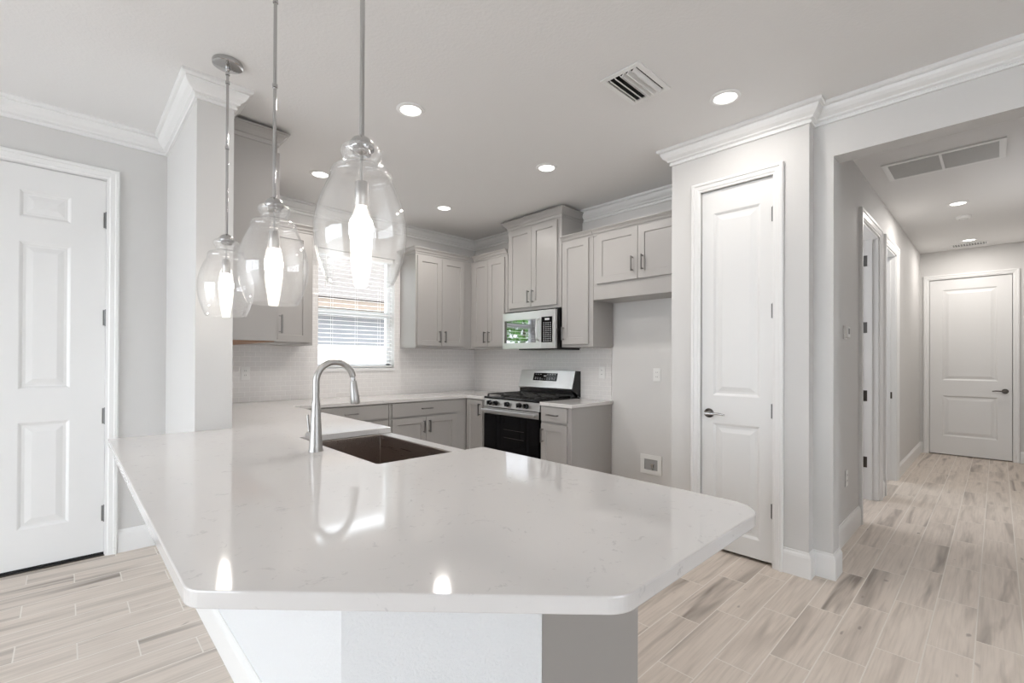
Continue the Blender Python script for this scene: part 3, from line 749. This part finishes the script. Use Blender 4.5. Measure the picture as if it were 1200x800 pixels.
# backguard
b = nb(); box(b, XS-.115, XS-.03, R0+.03, R1-.012, .898, 1.0); obj('backguard_base', b, 'black', t)
b = nb(); extr(b, [(XS-.140, R0+.016, .985), (XS-.130, R0+.016, .970), (XS-.022, R0+.016, .970), (XS-.022, R0+.016, 1.170), (XS-.085, R0+.016, 1.170)], (0, R1-R0-.028, 0)); bgd = obj('backguard', b, 'steel', t, bev=.002)
b = nb(); extr(b, [(XS-.140, R0+.002, .965), (XS-.012, R0+.002, .898), (XS-.012, R0+.002, 1.165), (XS-.085, R0+.002, 1.168)], (0, .012, 0)); obj('end_cap', b, 'black', t)
sl = Vector((.055, 0, .185)).normalized(); nn = Vector((-.185, 0, .055)).normalized(); o_ = Vector((XS-.140, 0, .985))
def onbg(y, s, d): v = o_+sl*s+nn*d; return (v.x, y, v.z)
b = nb(); extr(b, [onbg(3.20, .075, .0005), onbg(3.20, .16, .0005), onbg(3.20, .16, .002), onbg(3.20, .075, .002)], (0, .34, 0)); dsp = obj('display', b, 'blackglass', bgd)
b = nb()
for i in range(9):
    for s in (.090, .104, .143):
        if 3 < i < 6 and s > .1: continue
        y = 3.225+i*.034; extr(b, [onbg(y, s, .0021), onbg(y, s+.005, .0021), onbg(y, s+.005, .0026), onbg(y, s, .0026)], (0, .018, 0))
obj('buttons', b, 'dots', dsp)
b = nb(); y = 3.355; extr(b, [onbg(y, .118, .0021), onbg(y, .134, .0021), onbg(y, .134, .0026), onbg(y, .118, .0026)], (0, .035, 0))
obj('clock', b, 'dots', dsp)

# ---------------------------------------------------------------- microwave
MX = 3.414; m0, m1 = 2.962, 3.708; mz0, mz1 = 1.395, 1.775
t = thing('microwave', 'stainless steel over-the-range microwave with a black control panel', 'microwave', (3.6, 3.33, mz0))
b = nb(); box(b, MX+.035, XS-.012, m0, m1, mz0+.005, mz1+.015); obj('body', b, 'black', t, bev=.002)
YS = 3.146
b = nb(); U_ = (0, -1, 0)
slab(b, (MX, m1, mz0), U_, (-1, 0, 0), m1-YS-.002, mz1-mz0, .034, [(.028, m1-3.215, .060, .300)], [(.002, .004)]); dr = obj('door', b, 'steel', t, bev=.002)
b = nb(); box(b, MX+.001, MX+.0038, 3.217, m1-.030, mz0+.062, mz0+.298); obj('door_window', b, 'mirrorglass', dr)
b = nb(); P_ = []
tube(b, [(MX+.002, 3.175, 1.475), (MX-.030, 3.178, 1.490), (MX-.036, 3.180, 1.58), (MX-.030, 3.178, 1.680), (MX+.002, 3.175, 1.695)], .0105, 12); obj('handle', b, 'steel', dr, smooth=True)
b = nb(); box(b, MX, MX+.034, m0, YS, mz0, mz1); cpn = obj('control_panel', b, 'steel', t, bev=.002)
b = nb(); box(b, MX-.002, MX-.0003, m0+.035, YS-.008, mz0+.060, mz0+.312); kp = obj('keypad', b, 'blackglass', cpn)
b = nb()
for r in range(11):
    for c in range(4):
        if r == 10: continue
        y = m0+.052+c*.028; z = mz0+.072+r*.0195
        box(b, MX-.0028, MX-.0021, y, y+.013, z, z+.007)
obj('buttons', b, 'dots', kp)
obj('display', box(nb(), MX-.0028, MX-.0021, m0+.070, m0+.130, mz0+.278, mz0+.298), 'dots', kp)
b = nb(); box(b, MX+.05, XS-.02, m0+.01, m1-.2, mz0-.012, mz0+.0049); obj('vent_base', b, 'black', t)

# ---------------------------------------------------------------- outlets, switch, water box, thermostat
def wallplate(name, label, cat, p, Nn, U, kind='outlet', group=None, s=1.0):
    p, Nn, U = Vector(p), Vector(Nn), Vector(U); t = thing(name, label, cat, p, group)
    def cub(bm, u, z, hu, hz, d0, d1):
        a = p+U*(u-hu)+Nn*d0; c = p+U*(u+hu)+Nn*d1; box(bm, a.x, c.x, a.y, c.y, p.z+z-hz, p.z+z+hz)
    b = nb(); cub(b, 0, 0, .036*s, .058*s, .0005, .006); obj('plate', b, 'white', t, bev=.002)
    if kind == 'outlet':
        for z in (-.02, .02):
            b = nb(); cub(b, 0, z, .016, .014, .006, .008); f = obj('socket', b, 'white', t, bev=.001)
            b = nb(); cub(b, -.006, z+.002, .0012, .005, .008, .0084); cub(b, .006, z+.002, .0012, .005, .008, .0084); obj('slots', b, 'darkhole', f)
    else:
        b = nb(); cub(b, 0, 0, .014, .030, .006, .009); obj('rocker', b, 'white', t, bev=.001)
    return t
wallplate('wall_outlet', 'white outlet on the tiled backsplash left of the kitchen window', 'outlet', (1.168, YW-.010, 1.15), (0, -1, 0), (1, 0, 0))
wallplate('wall_outlet', 'white outlet on the tiled backsplash right of the range', 'outlet', (XS-.010, 2.70, 1.16), (-1, 0, 0), (0, -1, 0))
wallplate('wall_outlet', 'white outlet high on the bare wall of the fridge space', 'outlet', (XS, 2.115, 1.152), (-1, 0, 0), (0, -1, 0))
wallplate('wall_outlet', 'white outlet near the floor on the left hallway wall', 'outlet', (4.07, YH, .44), (0, -1, 0), (1, 0, 0))
t = thing('water_supply_box', 'white recessed water supply box low in the fridge space wall', 'supply box', (XS, 2.17, .34))
b = nb(); y0, y1, z0, z1 = 2.067, 2.276, .250, .425; f = .038
box(b, XS-.008, XS-.0005, y0, y1, z0, z0+f); box(b, XS-.008, XS-.0005, y0, y1, z1-f, z1); box(b, XS-.008, XS-.0005, y0, y0+f, z0+f, z1-f); box(b, XS-.008, XS-.0005, y1-f, y1, z0+f, z1-f)
obj('frame', b, 'white', t, bev=.002)
b = nb(); box(b, XS-.003, XS-.0006, y0+f, y1-f, z0+f, z1-f); obj('recess', b, 'filter', t)
b = nb(); disc(b, (XS-.004, 2.155, .325), (-1, 0, 0), .012, .012, 14); tube(b, [(XS-.012, 2.155, .293), (XS-.012, 2.155, .345)], .007, 10); box(b, XS-.020, XS-.012, 2.135, 2.175, .340, .348); obj('valve', b, 'chrome', t, smooth=True)
t = thing('thermostat', 'small white thermostat on the left hallway wall just inside the opening', 'thermostat', (4.02, YH, 1.49))
b = nb(); box(b, 3.97, 4.07, YH-.006, YH-.0005, 1.44, 1.535); obj('mount', b, 'white', t, bev=.002)
b = nb(); box(b, 3.985, 4.065, YH-.026, YH-.006, 1.450, 1.528); f_ = obj('housing', b, 'white', t, bev=.004)
b = nb(); box(b, 4.0, 4.045, YH-.0272, YH-.0262, 1.475, 1.515); obj('screen', b, 'filter', t)

# ---------------------------------------------------------------- pendants
def pendant(x, y, label):
    t = thing('pendant_light', label, 'pendant light', (x, y, CE), 'glass pendants over the peninsula')
    b = nb(); lathe(b, [(0, -.001), (.068, -.001), (.070, -.006), (.068, -.020), (.060, -.024), (.012, -.026), (.012, -.040), (.006, -.046), (0, -.046)], (x, y, CE), 36); obj('canopy', b, 'chrome', t, smooth=True)
    b = nb(); tube(b, [(x, y, CE-.042), (x, y, 1.905)], .0066, 14)
    for zz in (CE-.060, CE-.105, 2.36): lathe(b, [(.0066, -.008), (.010, -.007), (.010, .007), (.0066, .008)], (x, y, zz), 14)
    obj('stem', b, 'chrome', t, smooth=True)
    b = nb(); lathe(b, [(0, 1.918), (.012, 1.917), (.026, 1.908), (.034, 1.896), (.036, 1.888), (.034, 1.880), (.026, 1.876), (.026, 1.866), (.014, 1.862), (0, 1.862)], (x, y, 0), 32); obj('cap', b, 'chrome', t, smooth=True)
    b = nb(); tube(b, [(x, y, 1.864), (x, y, 1.784)], .0045, 10); lathe(b, [(0, 1.788), (.017, 1.788), (.019, 1.784), (.019, 1.722), (.017, 1.718), (0, 1.718)], (x, y, 0), 24); obj('socket', b, 'nickel', t, smooth=True)
    prof = [(.030, 1.880), (.045, 1.886), (.055, 1.880), (.058, 1.869), (.053, 1.856), (.047, 1.846), (.047, 1.835), (.056, 1.828), (.074, 1.823), (.0825, 1.813), (.084, 1.803), (.0835, 1.795),
            (.094, 1.772), (.108, 1.738), (.1185, 1.705), (.1255, 1.670), (.1265, 1.640), (.1235, 1.605), (.115, 1.565), (.103, 1.528), (.0925, 1.504), (.089, 1.498)]
    # smooth the profile
    sm = []
    for i in range(len(prof)-1):
        p0 = prof[max(i-1, 0)]; p1 = prof[i]; p2 = prof[i+1]; p3 = prof[min(i+2, len(prof)-1)]
        for k in range(3):
            s = k/3; f_ = lambda a, b_, c, d: .5*((2*b_)+(-a+c)*s+(2*a-5*b_+4*c-d)*s*s+(-a+3*b_-3*c+d)*s**3)
            sm.append((f_(p0[0], p1[0], p2[0], p3[0]), f_(p0[1], p1[1], p2[1], p3[1])))
    sm.append(prof[-1])
    inner = [(r-.004, z) for r, z in reversed(sm)]
    b = nb(); lathe(b, sm+inner, (x, y, 0), 56, closed=True); gl = obj('glass_shade', b, 'glass', t, smooth=True)
    b = nb(); lathe(b, [(0, 1.7175), (.013, 1.717), (.015, 1.700), (.022, 1.690), (.031, 1.676), (.034, 1.660), (.0325, 1.640), (.027, 1.612), (.024, 1.575), (.021, 1.545), (.013, 1.532), (0, 1.528)], (x, y, 0), 28)  # bulb shape drawn out downwards to stand in for its glow
    obj('bulb_and_glow', b, 'bulb_and_glow', t, smooth=True)
pendant(.605, 1.253, 'clear glass pendant nearest the camera, the largest of the three, in front of the window')
pendant(.590, 1.975, 'middle of the three clear glass pendants, in front of the wall cabinet by the window')
pendant(.590, 2.729, 'farthest and smallest-looking clear glass pendant, its canopy visible beside the stub wall')

# ---------------------------------------------------------------- ceiling fixtures
def downlight(x, y, label, power=11, r=.085, grp='recessed downlights in the kitchen ceiling'):
    t = thing('recessed_light', label, 'ceiling light', (x, y, CE), grp)
    b = nb(); lathe(b, [(r*.70, -.004), (r*.76, -.0095), (r*.95, -.006), (r, -.0005), (r*.72, -.0004)], (x, y, CE), 36, closed=True); obj('trim_ring', b, 'trim', t, smooth=True)
    b = nb(); lathe(b, [(0, -.0055), (r*.70, -.0045), (r*.70, -.001), (0, -.001)], (x, y, CE), 30); obj('lens', b, 'lens', t)
    l = D.lights.new('downlight_glow', 'AREA'); l.shape = 'DISK'; l.size = r*1.4; l.energy = power; l.color = (1, .95, .90)
    o = D.objects.new('downlight_glow', l); C.objects.link(o); o.location = (x, y, CE-.012); part_light(o, t)
downlight(1.505, 2.470, 'lit recessed light directly right of the nearest pendant stem')
downlight(2.735, 1.085, 'lit recessed light above the pantry door, right of the air vent', 5.5)
downlight(2.731, 2.462, 'lit recessed light in the middle of the kitchen ceiling, before the tall cabinet')
downlight(1.500, 3.850, 'lit recessed light between the middle and nearest pendant stems')
downlight(2.727, 3.835, 'lit recessed light farthest into the kitchen corner, over the upper cabinets')
downlight(6.163, .262, 'lit recessed light in the hallway, between the return grille and smoke alarm', 14, .08, 'recessed downlights in the hallway ceiling')
downlight(8.12, .245, 'lit recessed light at the far end of the hallway, in front of the end door', 11, .08, 'recessed downlights in the hallway ceiling')

t = thing('air_vent', 'small white ceiling air vent with angled louvres above the kitchen', 'air vent', (2.25, 1.37, CE))
b = nb(); x0, x1, y0, y1 = 2.085, 2.420, 1.255, 1.495; f = .028
for a in ((x0, x1, y0, y0+f), (x0, x1, y1-f, y1), (x0, x0+f, y0+f, y1-f), (x1-f, x1, y0+f, y1-f)): box(b, *a, CE-.008, CE-.0003)
obj('frame', b, 'trim', t, bev=.002)
b = nb(); box(b, x0+f, x1-f, y0+f, y1-f, CE-.0012, CE-.0004); obj('backing', b, 'darkhole', t)
for i in range(6):
    y = y0+f+.012+i*.0315; s = 1 if i < 3 else -1
    b = nb(); extr(b, [(x0+f, y, CE-.002), (x0+f, y+.003, CE-.002), (x0+f, y+.003+s*.014+.004, CE-.019), (x0+f, y+s*.014, CE-.019)], (x1-x0-2*f, 0, 0)); obj('louvre', b, 'trim', t)

t = thing('return_grille', 'long white return-air grille with two grey filter panels in the hallway ceiling', 'air vent', (4.77, .29, CE))
b = nb(); x0, x1, y0, y1 = 4.555, 4.985, -.045, .625; f = .035; ym = (y0+y1)/2
for a in ((x0, x1, y0, y0+f), (x0, x1, y1-f, y1), (x0, x0+f, y0+f, y1-f), (x1-f, x1, y0+f, y1-f), (x0+f, x1-f, ym-.008, ym+.008)): box(b, *a, CE-.012, CE-.0003)
obj('frame', b, 'trim', t, bev=.002)
for (a0, a1) in ((y0+f, ym-.008), (ym+.008, y1-f)):
    b = nb(); box(b, x0+f, x1-f, a0, a1, CE-.0015, CE-.0004)
    fpan = obj('filter', b, 'filter', t)
    b = nb(); x = x0+f+.008
    while x < x1-f-.006:
        extr(b, [(x, a0, CE-.002), (x+.002, a0, CE-.002), (x+.008, a0, CE-.009), (x+.006, a0, CE-.009)], (0, a1-a0, 0)); x += .0135
    obj('louvres', b, 'slatgrey', fpan)
t = thing('air_vent', 'small white slotted vent in the hallway ceiling beside the end wall', 'air vent', (8.45, .25, CE))
b = nb(); x0, x1, y0, y1 = 8.33, 8.52, .075, .425; f = .02
for a in ((x0, x1, y0, y0+f), (x0, x1, y1-f, y1), (x0, x0+f, y0+f, y1-f), (x1-f, x1, y0+f, y1-f)): box(b, *a, CE-.008, CE-.0003)
obj('frame', b, 'trim', t)
b = nb(); box(b, x0+f, x1-f, y0+f, y1-f, CE-.002, CE-.0004); obj('backing', b, 'darkhole', t)
b = nb()
for i in range(12): yy = y0+f+.008+i*.0255; box(b, x0+f, x1-f, yy, yy+.008, CE-.007, CE-.002)
box(b, (x0+x1)/2-.006, (x0+x1)/2+.006, y0+f, y1-f, CE-.007, CE-.002)
obj('louvres', b, 'trim', t)
t = thing('smoke_alarm', 'round white smoke alarm on the hallway ceiling', 'smoke alarm', (6.751, .245, CE))
b = nb(); lathe(b, [(0, -.034), (.040, -.034), (.056, -.028), (.062, -.012), (.062, -.0005), (0, -.0005)], (6.751, .245, CE), 32); obj('housing', b, 'white', t, smooth=True)
b = nb(); lathe(b, [(.030, -.0345), (.034, -.0375), (.038, -.0345)], (6.751, .245, CE), 28, closed=True); obj('vent_ring', b, 'slatgrey', t, smooth=True)

# ---------------------------------------------------------------- outside
struct('ground', box(nb(), -30, 30, -30, 30, -.35, -.15), 'paver')
t = thing('neighbour_house', 'pale neighbouring house with tan eave seen through the window blind', 'house', (3, 9.5, -.15))
b = nb(); box(b, -.3, 9.0, 8.6, 14, -.15, 2.36); obj('wall', b, 'stucco', t)
b = nb(); box(b, -.7, 9.4, 8.15, 8.25, 2.19, 2.36); box(b, -.7, 9.4, 8.25, 8.6, 2.22, 2.26); obj('eave', b, 'tan', t)
b = nb(); extr(b, [(-.8, 8.1, 2.37), (-.8, 14.4, 2.37), (-.8, 11.2, 4.6)], (10.3, 0, 0)); obj('roof', b, 'tanroof', t)
b = nb(); box(b, 3.2, 6.4, 8.55, 8.599, 1.55, 2.15); obj('window', b, 'roofing', t)
random.seed(4)
t = thing('leafy_tree', 'leafy green garden tree reflected in the microwave door', 'tree', (-2.4, 9.2, -.15))
b = nb(); tube(b, [(-2.4, 9.2, -.15), (-2.35, 9.2, 1.2), (-2.4, 9.1, 2.2)], [.12, .09, .05], 10); obj('trunk', b, 'bark', t, smooth=True)
b = nb()
for i in range(2600):
    th = random.uniform(0, 2*PI); ph = random.uniform(-1, 1); r = random.uniform(.6, 1)**.5
    c = Vector((-2.4+1.5*r*math.cos(th)*math.sqrt(1-ph*ph), 9.2+1.3*r*math.sin(th)*math.sqrt(1-ph*ph), 1.7+1.35*r*ph))
    u = Vector((random.gauss(0, 1), random.gauss(0, 1), random.gauss(0, 1))).normalized(); v = u.orthogonal().normalized(); s = random.uniform(.07, .13)
    b.faces.new([b.verts.new(c+u*s), b.verts.new(c+v*s*.5), b.verts.new(c-u*s), b.verts.new(c-v*s*.5)])
obj('foliage', b, 'leaf', t)
